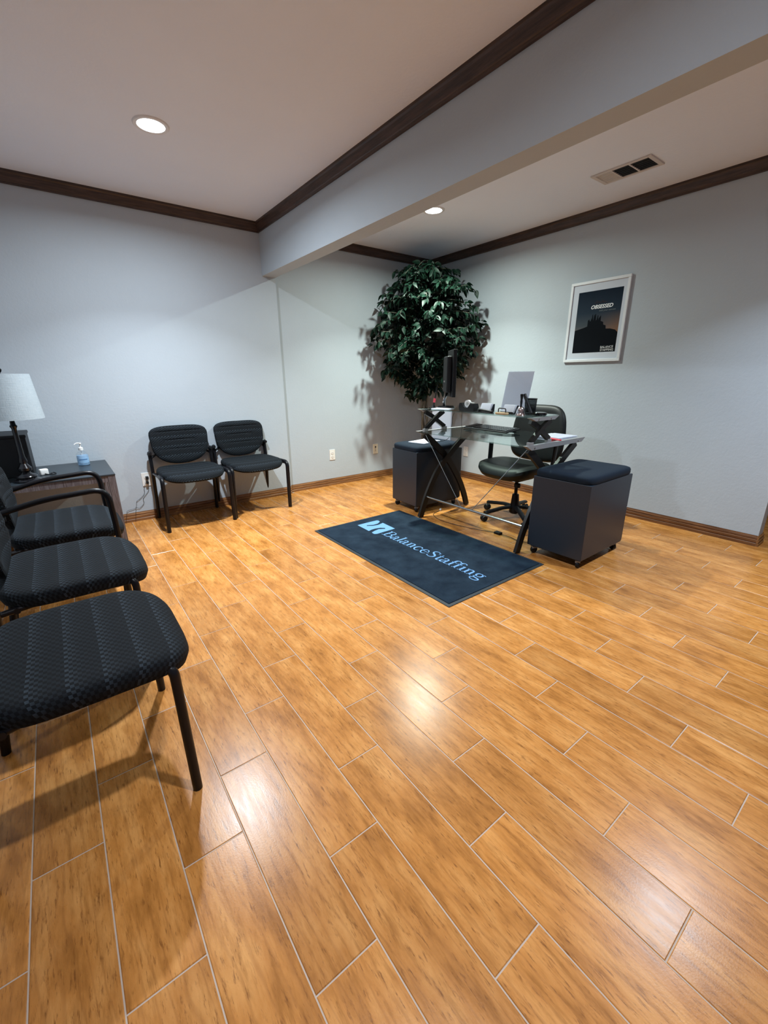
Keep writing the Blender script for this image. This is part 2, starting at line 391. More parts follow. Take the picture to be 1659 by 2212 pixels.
def key(s): return math.hypot(max(0, s[0]+.07), s[1]+s[3]*.5) if s[1]+s[3] > -.05 and s[0] < 4.1 else 99
spans.sort(key=key)
for a, y, w, l in spans:
    if key((a, y, w, l)) < 90 and count < 292:
        o = bpy.data.objects.new('tile', tile_mesh(w, l)); C.objects.link(o); o.parent = floor; o.location = (a, y, 0); count += 1
    else: box(rest, a, a+w, y, y+l, -.004, 0)
r = new('floor_tiles_beyond', rest, 'tile', floor); r['kind'] = 'stuff'

# crown mouldings
CP = [(0, H), (.034, H), (.034, H-.014), (.028, H-.022), (.016, H-.060), (.012, H-.064), (.012, H-.076), (0, H-.076)]
def crown(name, a, b, fn, m): struct(new(name, prism(B(), CP, a, b, fn), m))
crown('trim_1', XL, XB, lambda u, v, w: (w, Y1-u, v), 'crown_x')
crown('trim_2', YR, Y1, lambda u, v, w: (XB-u, w, v), 'crown_y')
crown('trim_3', XB2, X3, lambda u, v, w: (w, Y2-u, v), 'crown_x')
crown('trim_4', YEND, Y2, lambda u, v, w: (X3-u, w, v), 'crown_y')
crown('trim_5', YR, Y1, lambda u, v, w: (XL+u, w, v), 'crown_y')
BP = [(0, 0), (.015, 0), (.015, .020), (.009, .025), (.013, .032), (.013, .046), (.006, .051), (.010, .056), (.008, .066), (.004, .069), (.004, .077), (0, .077)]
def base(name, a, b, fn, m): struct(new(name, prism(B(), BP, a, b, fn), m))
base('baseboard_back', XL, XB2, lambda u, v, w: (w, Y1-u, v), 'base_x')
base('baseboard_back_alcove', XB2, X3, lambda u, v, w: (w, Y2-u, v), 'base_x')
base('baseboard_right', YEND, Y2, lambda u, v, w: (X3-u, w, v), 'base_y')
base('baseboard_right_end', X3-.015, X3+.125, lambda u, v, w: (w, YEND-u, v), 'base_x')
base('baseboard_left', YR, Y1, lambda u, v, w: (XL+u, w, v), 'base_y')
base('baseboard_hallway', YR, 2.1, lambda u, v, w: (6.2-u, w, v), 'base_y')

# ------------------------------------------------------------------ ceiling lights
def downlight(key, x, y, label):
    t = thing('downlight', label, 'ceiling light', (x, y, H), 0, 'recessed ceiling downlights')
    new('trim_ring', lathe(B(), [(.066, -.001), (.068, -.006), (.084, -.007), (.088, -.004), (.089, 0), (.066, 0)], 40), 'trimring', t, True)
    new('lens', lathe(B(), [(0, -.002), (.066, -.002), (.066, 0), (0, 0)], 40), 'lens', t)
    wd = LAMP_WIDE[key]
    for nm, share, spread in (('lamp', wd, 165), ('lamp_beam', 1-wd, 112)):
        L = bpy.data.lights.new(nm, 'AREA'); L.shape = 'DISK'; L.size = .085; L.energy = LAMP_POWER[key]*share; L.color = LAMP_COL[key]; L.spread = math.radians(spread)
        o = bpy.data.objects.new(nm, L); C.objects.link(o); o.parent = t; o.location = (0, 0, -.009 if nm == 'lamp' else -.0095)
downlight('a', .69, 2.93, 'lit round downlight in the ceiling of the waiting side, left of the beam')
downlight('b', 2.74, 2.93, 'lit round downlight in the ceiling over the desk, right of the beam')
downlight('c', .66, .50, 'round downlight above the camera end of the waiting side')
downlight('d', 2.74, .40, 'round downlight over the open end of the desk side')

# ceiling vent
v = thing('ceiling_vent', 'white louvred air vent with dark slots in the desk side ceiling', 'vent', (3.275, 1.675, H))
bm = B()
for a in ((-.10, .10, -.19, -.165), (-.10, .10, .165, .19), (-.10, -.078, -.1645, .1645), (.078, .10, -.1645, .1645), (-.0775, .0775, -.057, -.046), (-.0775, .0775, .056, .067)): box(bm, a[0], a[1], a[2], a[3], -.008, 0, .002)
new('frame', bm, 'vent_paint', v)
new('backing', box(B(), -.08, .08, -.17, .17, -.001, 0), 'dark_slot', v)
for i in range(9):
    x = -.07+i*.0175
    new('slat', box(B(), x-.0015, x+.0015, .067, .165, -.007, -.001, mtx=None), 'vent_paint', v)
new('damper_panel', box(B(), -.078, .078, .067, .165, -.004, -.002), 'vent_paint', v)
for i in range(6):
    x = -.065+i*.026
    new('slat', box(B(), x-.001, x+.001, -.165, .056, -.006, -.001), 'dark_slot', v)

# ------------------------------------------------------------------ wall plates
def plate(x, y, z, face, m, label, kind):
    t = thing('wall_outlet', label, 'outlet', (x, y, z), 0 if face == 'y' else -PI/2)
    new('cover_plate', box(B(), -.035, .035, -.006, 0, -.058, .058, .002), m, t)
    if kind == 'duplex':
        for s in (-1, 1):
            new('socket', lathe(B(), [(0, 0), (.015, 0), (.016, -.003), (0, -.003)], 18, (0, 0, 0), Matrix.Translation((0, -.0065, s*.02)) @ Matrix.Rotation(-PI/2, 4, 'X')), m, t)
            bm = B(); box(bm, -.007, -.0055, -.0105, -.0095, s*.02-.003, s*.02+.006); box(bm, .0055, .007, -.0105, -.0095, s*.02-.003, s*.02+.006)
            new('slot', bm, 'dark_slot', t)
    else:
        new('jack', box(B(), -.008, .008, -.009, -.005, .012, .03, .001), 'dark_slot', t)
        for z_ in (-.004, -.022): new('port', box(B(), -.003, .003, -.008, -.005, z_-.004, z_+.004), 'dark_slot', t)
    return t
plate(2.375, Y2, .345, 'y', 'white_plastic', 'white duplex wall outlet midway along the alcove back wall', 'duplex')
plate(2.971, Y2, .351, 'y', 'ivory', 'ivory wall plate with dark jack beside the left cabinet', 'jack')
plate(.512, Y1, .35, 'y', 'white_plastic', 'white wall outlet with black plug, left of the waiting chairs', 'duplex')
plate(X3, 3.41, .318, 'x', 'white_plastic', 'white wall outlet low on the right wall behind the desk', 'duplex')
t = thing('plug_cord', 'black plugs with thin cords running down to the baseboard left of chairs', 'cord', (0, 0, 0))
bm = B(); box(bm, .505, .527, Y1-.036, Y1-.0105, .352, .378, .003)
new('plug', bm, 'black_plastic', t)
bm = B(); box(bm, .503, .523, Y1-.03, Y1-.0105, .314, .334, .003); new('plug', bm, 'black_plastic', t)
new('cable', tube(B(), catmull([(.516, Y1-.03, .36), (.509, Y1-.02, .335), (.483, Y1-.01, .286), (.476, Y1-.006, .229), (.434, Y1-.006, .188), (.408, Y1-.006, .17), (.393, Y1-.006, .117), (.33, Y1-.008, .103), (.319, Y1-.02, .086), (.30, Y1-.03, .01)], 5), .0013, 6), 'black_plastic', t, True)
new('cable', tube(B(), catmull([(.515, Y1-.028, .32), (.516, Y1-.012, .271), (.502, Y1-.006, .236), (.461, Y1-.006, .188), (.46, Y1-.006, .146), (.421, Y1-.006, .109), (.404, Y1-.008, .118), (.392, Y1-.012, .108), (.381, Y1-.022, .056), (.37, Y1-.03, .004)], 5), .0013, 6), 'black_plastic', t, True)

# ------------------------------------------------------------------ waiting room chairs
def make_chair(name, label, arms=False, group='black checked guest chairs', inset=False):
    t = thing(name, label, 'chair', group=group)
    def seatfn(q):
        x, y, z = q
        fr = max(0, -y-.08); bk = max(0, y-.14)
        z2 = z - fr*fr*1.1 + bk*.12 + .010*(x/.24)**2 - .004 + (0.02*(x/.24)**2 if y > .1 else 0)*0
        return Vector((x, y-.045, z2))
    o = superell(.268 if inset or arms else .243, .245 if inset or arms else .235, 3.8, 64)
    new('seat', loft(B(), o, [(.075, .392 if inset or arms else .4), (.035, .392 if inset or arms else .402), (.010, .402 if inset or arms else .412), (0, .428), (.003, .446), (.012, .456), (.03, .462), (.05, .464)], seatfn, 10), 'fabric', t, True)
    # backrest: drawn in x,z and given depth along y; stitched across
    ob = superell(.228, .135, 4.2, 72, .185, 2.3)
    def backfn(q):
        x, h, d = q            # d: -1 front .. +1 rear
        z = .655+h
        gro = sum(math.exp(-((z-g)/.0045)**2) for g in (.745, .675, .600))*.006
        y = .198 + d*1.0 + (z-.6)*.16 - x*x*.55 + (gro if d < 0 else 0)
        xx = x*(1.0+.06*max(0, h/.13))
        return Vector((xx, y, z))
    new('backrest', loft(B(), ob, [(.035, -.026), (.018, -.024), (.006, -.017), (0, -.004), (.004, .010), (.02, .015)], backfn, 26, False), 'fabric', t, True)
    for s in (-1, 1):
        fl_ = (.0145, .0105)
        if arms:
            pts = rounded([(s*.262, -.225, 0), (s*.262, -.245, .40), (s*.262, -.235, .655), (s*.258, .02, .640), (s*.245, .225, .590)], .07, 7)
        elif inset:
            pts = rounded([(s*.265, -.225, 0), (s*.243, -.222, .418), (s*.200, -.17, .412)], .03, 6)
        else:
            pts = rounded([(s*.262, -.225, 0), (s*.255, -.245, .432), (s*.248, -.12, .432)], .045, 6)
        new('leg', tube(B(), pts, .0135, 12, None if (inset or arms) else (.016, .0205)), 'black_metal', t, True)
        new('leg', tube(B(), rounded([(s*.250, .245, 0), (s*.246, .190, .42), (s*.246, .205, .57)], .1, 6), .0135, 12, None if (inset or arms) else (.0145, .019)), 'black_metal', t, True)
        new('side_rail', tube(B(), [(s*.200, -.16, .418), (s*.205, 0, .412), (s*.243, .192, .405)] if inset or arms else [(s*.25, -.15, .430), (s*.246, -.05, .420), (s*.244, .19, .405)], .011, 10), 'black_metal', t, True)
        new('end_cap', tube(B(), [(s*.246, .222, .565), (s*.247, .19, .577), (s*.248, .165, .575)], [.016, .018, .012], 10), 'black_plastic', t, True)
        new('back_bracket', tube(B(), [(s*.246, .203, .53), (s*.20, .205, .56), (s*.15, .222, .60)], .009, 8), 'black_metal', t, True)
    bm = B(); tube(bm, [(-.20, -.10, .412), (.20, -.10, .412)], .011, 8); tube(bm, [(-.245, .14, .405), (.245, .14, .405)], .011, 8)
    new('crossbar', bm, 'black_metal', t, True)
    return t
proto = make_chair('guest_chair', 'black checked armless chair by the back wall, nearest the wall outlet')
proto.location = (.805, 3.785, 0)
def place(src, x, y, rz, label):
    o = copy_tree(src); o.location = (x, y, 0); o.rotation_euler = (0, 0, rz); o['label'] = label; return o
place(proto, 1.343, 3.83, math.radians(2), 'black checked armless chair by the back wall, beside the alcove corner')
cproto = make_chair('guest_chair', 'nearest black checked chair of the left row, its whole front leg in view', inset=True)
cproto.location = (-.098, 1.372, 0); cproto.rotation_euler = (0, 0, PI/2)
place(cproto, -.098, 2.05, PI/2, 'middle chair of the left row, armless, between the nearest and the armchair')
ac = make_chair('guest_armchair', 'black checked chair with looped tube arms beside the side table', True)
ac.location = (-.105, 2.72, 0); ac.rotation_euler = (0, 0, PI/2)

# ------------------------------------------------------------------ side table and what stands on it
ZT = .555
t = thing('side_table', 'dark side table with pale-streaked square legs in the left corner', 'table', (0, 0, 0))
new('tabletop', box(B(), XL+.02, .245, 3.37, 4.03, ZT-.012, ZT, .003), 'table_top', t)
bm = B(); box(bm, XL+.07, .1995, 3.374, 3.392, ZT-.052, ZT-.0125); box(bm, XL+.07, .1995, 4.008, 4.026, ZT-.052, ZT-.0125); box(bm, .223, .241, 3.4155, 3.9845, ZT-.052, ZT-.0125)
new('apron', bm, 'table_wood', t)
for x, y in ((.20, 3.372), (.20, 3.985), (XL+.025, 3.372), (XL+.025, 3.985)):
    new('leg', box(B(), x, x+.043, y, y+.043, 0, ZT-.0125, .002), 'table_wood', t)
new('lower_rail', box(B(), XL+.03, .235, 3.99, 4.01, .12, .15), 'table_wood', t)

t = thing('table_lamp', 'table lamp with grey linen shade on glossy black turned base', 'lamp', (-.222, 3.47, ZT))
new('base', lathe(B(), [(0, 0), (.070, 0), (.072, .008), (.055, .016), (.050, .022), (.056, .030), (.050, .040), (.028, .050), (.022, .060), (.034, .070), (.036, .085), (.026, .100), (.018, .112), (.022, .13), (.0155, .16), (.013, .30), (.013, .33), (.02, .345), (.014, .355), (.011, .39), (0, .39)], 32), 'black_gloss', t, True)
new('shade', lathe(B(), [(.163, .388), (.165, .388), (.139, .650), (.137, .650), (.163, .388)], 56), 'shade', t, True)
bm = B()
for a in range(3):
    an = a*2*PI/3+.4; tube(bm, [(0, 0, .645), (.138*math.cos(an), .138*math.sin(an), .645)], .002, 6)
tube(bm, [(0, 0, .38), (0, 0, .65)], .005, 8)
new('harp', bm, 'black_metal', t)
new('finial', lathe(B(), [(0, .645), (.008, .645), (.006, .655), (.014, .665), (.016, .675), (.009, .686), (0, .69)], 16), 'black_gloss', t, True)
t = thing('storage_box', 'tall matt black box standing behind the table lamp against the wall', 'box', (0, 0, 0))
new('body', box(B(), -.56, -.19, 3.64, 3.99, ZT, .812, .004), 'black_plastic', t)
new('lid', box(B(), -.565, -.185, 3.635, 3.995, .808, .829, .006), 'black_plastic', t)
t = thing('power_adapter', 'small white power adapter lying at the foot of the table lamp', 'adapter', (-.140, 3.63, ZT), .3)
new('body', box(B(), -.024, .024, -.018, .018, 0, .042, .008, 3), 'white_plastic', t, True)
new('cable', tube(B(), catmull([(-.0, -.019, .010), (.012, -.04, .006), (.03, -.055, .006), (.055, -.04, .006), (.05, -.01, .010), (.03, -.02, .006), (.04, -.05, .005)], 5), .0035, 6), 'black_plastic', t, True)
# hand sanitizer
t = thing('hand_sanitizer', 'clear pump bottle of blue hand sanitizer on the side table', 'bottle', (.098, 3.87, ZT))
new('bottle', lathe(B(), [(0, 0), (.037, 0), (.040, .006), (.040, .065), (.036, .085), (.024, .100), (.014, .106), (.014, .114), (0, .114)], 28), 'clear', t, True)
new('gel', lathe(B(), [(0, .003), (.035, .003), (.037, .008), (.0375, .062), (.035, .076), (0, .077)], 28), 'gel', t, True)
lb = B(); n = 14
vsx = [[lb.verts.new((.0408*math.cos(a), .0408*math.sin(a), z)) for z in (.020, .060)] for a in [math.radians(-150+k*120/n) for k in range(n+1)]]
for a, b in zip(vsx, vsx[1:]): lb.faces.new((a[0], b[0], b[1], a[1]))
lab = new('label', lb, 'gel', t, True)
lb = B()
vsx = [[lb.verts.new((.0413*math.cos(a), .0413*math.sin(a), z)) for z in (.044, .050)] for a in [math.radians(-128+k*76/n) for k in range(n+1)]]
for a, b in zip(vsx, vsx[1:]): lb.faces.new((a[0], b[0], b[1], a[1]))
new('lettering', lb, 'label_blue', lab, True)
pm = new('pump', lathe(B(), [(.0, .112), (.015, .112), (.015, .130), (.009, .134), (.004, .136), (.004, .156), (.010, .158), (.010, .166), (0, .167)], 20), 'white_plastic', t, True)
new('nozzle', tube(B(), catmull([(.006, 0, .163), (-.020, -.004, .165), (-.034, -.006, .156)], 4), .0045, 8), 'white_plastic', t, True)
new('dip_tube', tube(B(), [(0, 0, .112), (-.004, 0, .01)], .002, 6), 'white_plastic', t)

# ------------------------------------------------------------------ mat with lettering
t = thing('entrance_mat', 'dark navy entrance mat with light blue lettering in front of the desk', 'mat', (0, 0, 0))
mx0, mx1, my0, my1 = 1.470, 2.345, 1.378, 2.868
new('rubber_edge', box(B(), mx0, mx1, my0, my1, 0, .0045, .002), 'mat_edge', t)
new('pile', box(B(), mx0+.022, mx1-.022, my0+.022, my1-.022, .0045, .0085, .002), 'mat', t)
def flatpoly(bm, pts, fn):
    vs_ = [bm.verts.new(fn(*p)) for p in pts]; f = bm.faces.new(vs_); return f
ZM = .0087
logo = [(1.807, 2.753), (1.92, 2.755), (1.999, 2.753), (2.011, 2.742), (2.004, 2.710), (1.963, 2.682), (1.914, 2.678), (1.867, 2.704), (1.854, 2.690), (1.896, 2.661), (1.944, 2.652), (2.004, 2.669), (1.997, 2.498), (1.815, 2.490), (1.796, 2.5), (1.794, 2.517), (1.8, 2.541), (1.84, 2.557), (1.887, 2.567), (1.931, 2.541), (1.944, 2.558), (1.915, 2.586), (1.873, 2.596), (1.836, 2.594), (1.8, 2.582)]
bm = B(); f = flatpoly(bm, logo, lambda x, y: (x, y, ZM)); bmesh.ops.triangulate(bm, faces=[f])
new('emblem', bm, 'mat_text', t)
# serif lettering drawn stroke by stroke: (points, widths); unit = cap height
k_, K_ = .055, .15
def serif(x, y, w=.3): return ([(x-w/2, y), (x+w/2, y)], [.045, .045])
GL = {
 'B': (.95, [([(.25, .0), (.25, 1)], [K_, K_]), ([(.03, .975), (.55, .975), (.74, .9), (.78, .76), (.72, .6), (.52, .53), (.25, .53)], [k_, k_, .08, K_, .1, k_, k_]), ([(.45, .53), (.72, .48), (.86, .28), (.74, .07), (.5, .025), (.03, .025)], [k_, .08, .15, .09, k_, k_])]),
 'a': (.68, [([(.12, .52), (.2, .62), (.34, .65), (.46, .58), (.47, .45), (.47, .15), (.5, .05), (.6, .02), (.66, .07)], [.12, .07, k_, .09, K_, K_, .1, k_, k_]), ([(.46, .42), (.3, .34), (.12, .24), (.09, .12), (.17, .03), (.3, .04), (.46, .16)], [k_, .06, .1, K_, .1, .06, k_])]),
 'l': (.40, [([(.2, 0), (.2, 1.02)], [K_, K_]), serif(.2, .022, .34), ([(.04, .98), (.2, 1.01)], [.04, .05])]),
 'n': (.77, [([(.19, 0), (.19, .64)], [K_, K_]), ([(.03, .6), (.19, .64)], [.04, .05]), serif(.19, .022, .33), ([(.2, .5), (.3, .6), (.42, .64), (.54, .58), (.57, .42), (.57, 0)], [k_, .07, .09, .11, K_, K_]), serif(.58, .022, .32)]),
 'c': (.66, [([(.58, .52), (.48, .62), (.35, .65), (.18, .57), (.09, .34), (.16, .12), (.34, .0), (.5, .04), (.61, .15)], [.12, .08, k_, .1, K_, .12, .07, .06, .04])]),
 'e': (.68, [([(.11, .37), (.6, .37), (.58, .52), (.47, .63), (.34, .65), (.18, .57), (.09, .34), (.16, .12), (.34, .0), (.5, .04), (.62, .15)], [k_, k_, .08, .08, k_, .1, K_, .12, .07, .06, .04])]),
 'S': (.82, [([(.68, .74), (.62, .9), (.44, .99), (.24, .93), (.17, .76), (.28, .6), (.5, .48), (.66, .34), (.67, .16), (.52, .02), (.3, .01), (.14, .1), (.1, .28)], [.04, .05, .05, .09, .11, .13, .15, .13, .11, .07, .05, .05, .04]), ([(.68, .72), (.69, .96)], [.04, .04]), ([(.1, .04), (.1, .3)], [.04, .04])]),
 't': (.44, [([(.2, .86), (.2, .15), (.26, .03), (.36, .02), (.44, .09)], [.06, K_, .11, .06, .04]), ([(.03, .62), (.4, .62)], [.045, .045])]),
 'f': (.47, [([(.2, 0), (.2, .8), (.26, .96), (.38, 1.01), (.5, .98), (.56, .9)], [K_, K_, .1, .06, .07, .1]), ([(.03, .62), (.44, .62)], [.045, .045]), serif(.2, .022, .34)]),
 'i': (.40, [([(.2, 0), (.2, .64)], [K_, K_]), ([(.04, .6), (.2, .64)], [.04, .05]), serif(.2, .022, .34)]),
 'g': (.72, [([(.33, .65), (.16, .58), (.11, .43), (.17, .28), (.33, .22), (.49, .28), (.54, .43), (.49, .58), (.33, .65)], [k_, .11, .13, .1, k_, .1, .13, .11, k_]), ([(.45, .6), (.58, .62), (.7, .6)], [.05, .06, .05]), ([(.22, .24), (.13, .14), (.18, .04), (.4, .0), (.6, -.04), (.66, -.14), (.55, -.28), (.3, -.31), (.1, -.24), (.07, -.12), (.2, -.02)], [k_, .06, .09, .11, .11, .1, .08, k_, .07, .08, k_])]),
}
def glyph(bm, ch, ox, sc, fn):
    for pts, ws in GL[ch][1]:
        sub = 5 if len(pts) > 2 else 1
        P_ = catmull([(p[0], p[1], 0) for p in pts], sub); n_ = len(P_); Ws = []
        for i in range(n_):
            q = i/(n_-1)*(len(ws)-1); j = min(int(q), len(ws)-2); Ws.append(ws[j]+(ws[j+1]-ws[j])*(q-j))
        prev = None
        for i in range(n_):
            tn = (P_[min(i+1, n_-1)]-P_[max(i-1, 0)]).normalized(); nn = Vector((-tn.y, tn.x, 0))*Ws[i]/2
            cur = [bm.verts.new(fn((ox+(P_[i]+s*nn).x)*sc, (P_[i]+s*nn).y*sc)) for s in (1, -1)]
            if prev: bm.faces.new((prev[0], cur[0], cur[1], prev[1]))
            prev = cur
word = 'BalanceStaffing'; tot = sum(GL[c][0] for c in word); sc = .100; target = .990; adv = target/sc/tot
ox = 0
for ch in word:
    bm = B(); glyph(bm, ch, ox, sc, lambda u, w: (1.838+w, 2.470-u, ZM)); g = new('letter', bm, 'mat_text', t); ox += GL[ch][0]*adv

# ------------------------------------------------------------------ desk
ZD = .74; DX0, DX1, DY0, DY1 = 2.345, 3.05, 1.590, 2.655
t = desk = thing('glass_desk', 'two-level smoked glass computer desk on dark crossed legs', 'desk', (0, 0, 0))
new('glass_top', box(B(), DX0, DX1, DY0+.03, DY1-.03, ZD-.008, ZD, .001), 'glass', t)
def endbar(x0, x1, y, z, th=.028):
    pts = [(x0, z+.003), (x1, z+.003), (x1-.045, z-th), (x0+.06, z-th)]
    o = new('end_plate', prism(B(), [(a, b) for a, b in pts], y-.014, y+.014, lambda u, v_, w: (u, w, v_)), 'grey_metal', t)
    sgn = -1 if y < 2 else 1
    for x in (x0+.09, x1-.09):
        new('bolt', lathe(B(), [(0, 0), (.007, 0), (.006, .004), (0, .005)], 12, mtx=Matrix.Translation((x, y+sgn*.014, z-th*.5)) @ Matrix.Rotation(-sgn*PI/2, 4, 'X')), 'steel', o, True)
endbar(DX0-.004, DX1+.004, DY0+.014, ZD); endbar(DX0-.004, DX1+.004, DY1-.014, ZD)
for y in (DY0+.028, DY1-.042):
    def plank(pts, w, dy, nm='leg'):
        c = catmull([(a, 0, b) for a, b in pts], 6); bm = B(); prev = None; n_ = len(c)
        for i in range(n_):
            tn = (c[min(i+1, n_-1)]-c[max(i-1, 0)]).normalized(); nn = Vector((-tn.z, 0, tn.x))*w/2
            cur = [bm.verts.new((p.x, y+dy+e, p.z)) for p in (c[i]+nn, c[i]-nn) for e in (-.011, .011)]
            if prev:
                for a, b in ((0, 1), (1, 3), (3, 2), (2, 0)): bm.faces.new((prev[a], prev[b], cur[b], cur[a]))
            else: bm.faces.new((cur[0], cur[1], cur[3], cur[2]))
            prev = cur
        bm.faces.new((prev[0], prev[2], prev[3], prev[1]))
        return new(nm, bm, 'leg_wood', t, True)
    plank([(2.362, .001), (2.441, .20), (2.56, .395), (2.69, .52), (2.82, .62), (2.95, ZD-.030)], .05, -.012)
    plank([(2.975, .001), (2.93, .12), (2.85, .27), (2.70, .47), (2.56, .60), (2.42, ZD-.032)], .05, .012)
    plank([(2.40, ZD+.022), (2.48, .820), (2.52, .848), (2.60, .925-.032)], .034, -.012, 'shelf_support')
    plank([(2.64, ZD+.022), (2.54, .825), (2.50, .852), (2.415, .925-.032)], .034, .012, 'shelf_support')
for x, y, in ((2.40, DY0+.016), (2.64, DY0+.040), (2.40, DY1-.054), (2.64, DY1-.030)):
    new('clamp', box(B(), x-.022, x+.022, y-.013, y+.013, ZD, ZD+.024, .003), 'grey_metal', t)
ZH = .925; HX0, HX1 = 2.36, 2.672
hs = new('glass_shelf', box(B(), HX0, HX1, DY0, DY1, ZH-.008, ZH, .001), 'glass', t)
endbar(HX0-.004, HX1+.004, DY0+.014, ZH-.009, .02); endbar(HX0-.004, HX1+.004, DY1-.014, ZH-.009, .02)
new('stretcher', tube(B(), [(2.425, DY0+.025, .178), (2.425, DY1-.04, .178)], .009, 12), 'steel', t, True)
new('brace_wire', tube(B(), [(2.41, DY1-.05, ZD-.03), (2.425, 2.19, .178)], .0028, 6), 'steel', t, True)
new('brace_wire', tube(B(), [(2.41, DY0+.04, ZD-.03), (2.425, 2.085, .178)], .0028, 6), 'steel', t, True)

# ------------------------------------------------------------------ filing cabinets
def cabinet(name, label, x, y, rz, w=.37, d=.54, h=.485, z0=.062):
    t = thing(name, label, 'cabinet', (x, y, 0), rz, 'charcoal rolling cabinets with padded tops')
    # local: front corner at origin, x -> depth, y -> width
    new('body', box(B(), 0, d, 0, w, z0, z0+h, .003), 'cabinet', t)
    new('plinth', box(B(), .02, d-.02, .015, w-.015, z0-.010, z0), 'black_plastic', t)
    dr = new('drawer', box(B(), d, d+.018, .004, w-.004, z0+.25, z0+h-.004, .003), 'cabinet', t); new('handle', box(B(), d+.018, d+.03, w/2-.06, w/2+.06, z0+h-.05, z0+h-.035, .002), 'steel', dr)
    dr = new('drawer', box(B(), d, d+.018, .004, w-.004, z0+.004, z0+.245, .003), 'cabinet', t); new('handle', box(B(), d+.018, d+.03, w/2-.06, w/2+.06, z0+.2, z0+.215, .002), 'steel', dr)
    o = [(a, b) for a, b in superell(d/2+.005, w/2+.005, 9, 56)]
    new('cushion', loft(B(), o, [(.02, 0), (.004, .002), (0, .012), (.001, .032), (.008, .042), (.025, .048), (.05, .050)], lambda q: Vector((q.x+d/2, q.y+w/2, z0+h+.001+q.z*(1.0) + (.004*(1-(q.x/(d/2))**2)*(1-(q.y/(w/2))**2) if q.z > .04 else 0))), 6), 'cushion', t, True)
    for cx_, cy_, a in ((.035, .035, .5), (d-.035, .035, 1.2), (.035, w-.035, -.4), (d-.035, w-.035, .9)):
        c = new('caster', lathe(B(), [(0, -.011), (.021, -.011), (.024, -.007), (.024, .007), (.021, .011), (0, .011)], 18, mtx=Matrix.Translation((cx_, cy_, .0245)) @ Matrix.Rotation(a, 4, 'Z') @ Matrix.Rotation(PI/2, 4, 'X')), 'black_plastic', t, True)
        new('bracket', box(B(), -.017, .017, -.015, .015, .036, .052, .003, mtx=Matrix.Translation((cx_, cy_, 0)) @ Matrix.Rotation(a, 4, 'Z')), 'grey_metal', c)
    return t
cabinet('rolling_cabinet', 'charcoal rolling cabinet with black padded top, right of the desk', 2.438, 1.190, math.radians(1), w=.385, d=.55)
cabinet('rolling_cabinet', 'charcoal rolling cabinet under the left end of the desk, below the plant', 2.405, 2.708, math.radians(-3), w=.36, d=.52)
t = thing('paper_sheet', 'white papers lying on the padded top of the left cabinet', 'paper', (2.62, 2.86, .6045), .2)
new('sheets', box(B(), -.10, .15, -.08, .10, 0, .004), 'paper', t)
t = thing('paper_folder', 'white document folder standing upright on the left cabinet behind the desk', 'folder', (0, 0, 0))
new('folder', box(B(), 2.885, 2.897, 2.785, 3.035, .601, .893, .001), 'paper', t)

# ------------------------------------------------------------------ office chair
t = thing('office_chair', 'black padded swivel office chair behind the glass desk', 'chair', (3.0, 2.10, 0), math.radians(-90))
# local: front = -y
def ofs(q):
    x, y, z = q; fr = max(0, -y-.12)
    return Vector((x, y-.06, z - fr*fr*1.3 + .022*(abs(x)/.25)**3 + .02*max(0, y-.1)))
new('seat', loft(B(), superell(.262, .25, 3.0, 56), [(.09, .375), (.05, .385), (.02, .405), (0, .440), (.004, .462), (.03, .480), (.06, .484)], ofs, 8), 'chair_shell', t, True)
def ofb(q):
    x, h, d = q; z = .705+h
    return Vector((x*(1-.10*max(0, h)/.2), .235+d+(z-.5)*.10 - x*x*.35, z))
new('backrest', loft(B(), superell(.255, .235, 4.0, 56), [(.05, -.03), (.02, -.026), (.006, -.015), (0, 0), (.008, .015), (.03, .020)], ofb, 10), 'chair_shell', t, True)
new('back_support', tube(B(), rounded([(0, .06, .37), (0, .25, .37), (0, .285, .62)], .08, 6), .02, 10, (.03, .012)), 'black_plastic', t, True)
new('mechanism', box(B(), -.10, .10, -.12, .09, .345, .385, .01), 'black_plastic', t, True)
new('adjuster_knob', lathe(B(), [(0, 0), (.022, 0), (.026, .01), (.024, .03), (0, .032)], 14, (0.12, -.16, .318)), 'black_plastic', t, True)
new('gas_column', lathe(B(), [(.014, .345), (.014, .215), (.027, .21), (.036, .12), (.043, .09), (.043, .05), (.03, .04), (0, .04)], 20), 'black_metal', t, True)
for s in (-1, 1):
    new('armrest', tube(B(), rounded([(s*.20, 0, .40), (s*.30, 0, .42), (s*.31, .02, .66)], .05, 5), .016, 10, (.028, .010), (0, 1, 0)), 'black_plastic', t, True)
    new('arm_pad', box(B(), s*.31-.035, s*.31+.035, -.10, .13, .66, .682, .010, 3), 'black_plastic', t, True)
for k in range(5):
    a = math.radians(k*72+35); c_, s_ = math.cos(a), math.sin(a)
    bm = B(); tube(bm, [(.02*c_, .02*s_, .10), (.12*c_, .12*s_, .098), (.29*c_, .29*s_, .072)], .02, 8, (.022, .016), (-s_, c_, 0)); lg = new('base_arm', bm, 'black_plastic', t, True)
    bm = B()
    for dd in (-.014, .014):
        lathe(bm, [(0, -.010), (.022, -.010), (.026, -.005), (.026, .005), (.022, .010), (0, .010)], 16, mtx=Matrix.Translation((.295*c_-s_*dd, .295*s_+c_*dd, .0265)) @ Matrix.Rotation(a+PI/2, 4, 'Z') @ Matrix.Rotation(PI/2, 4, 'Y'))
    new('caster', bm, 'black_plastic', lg, True)

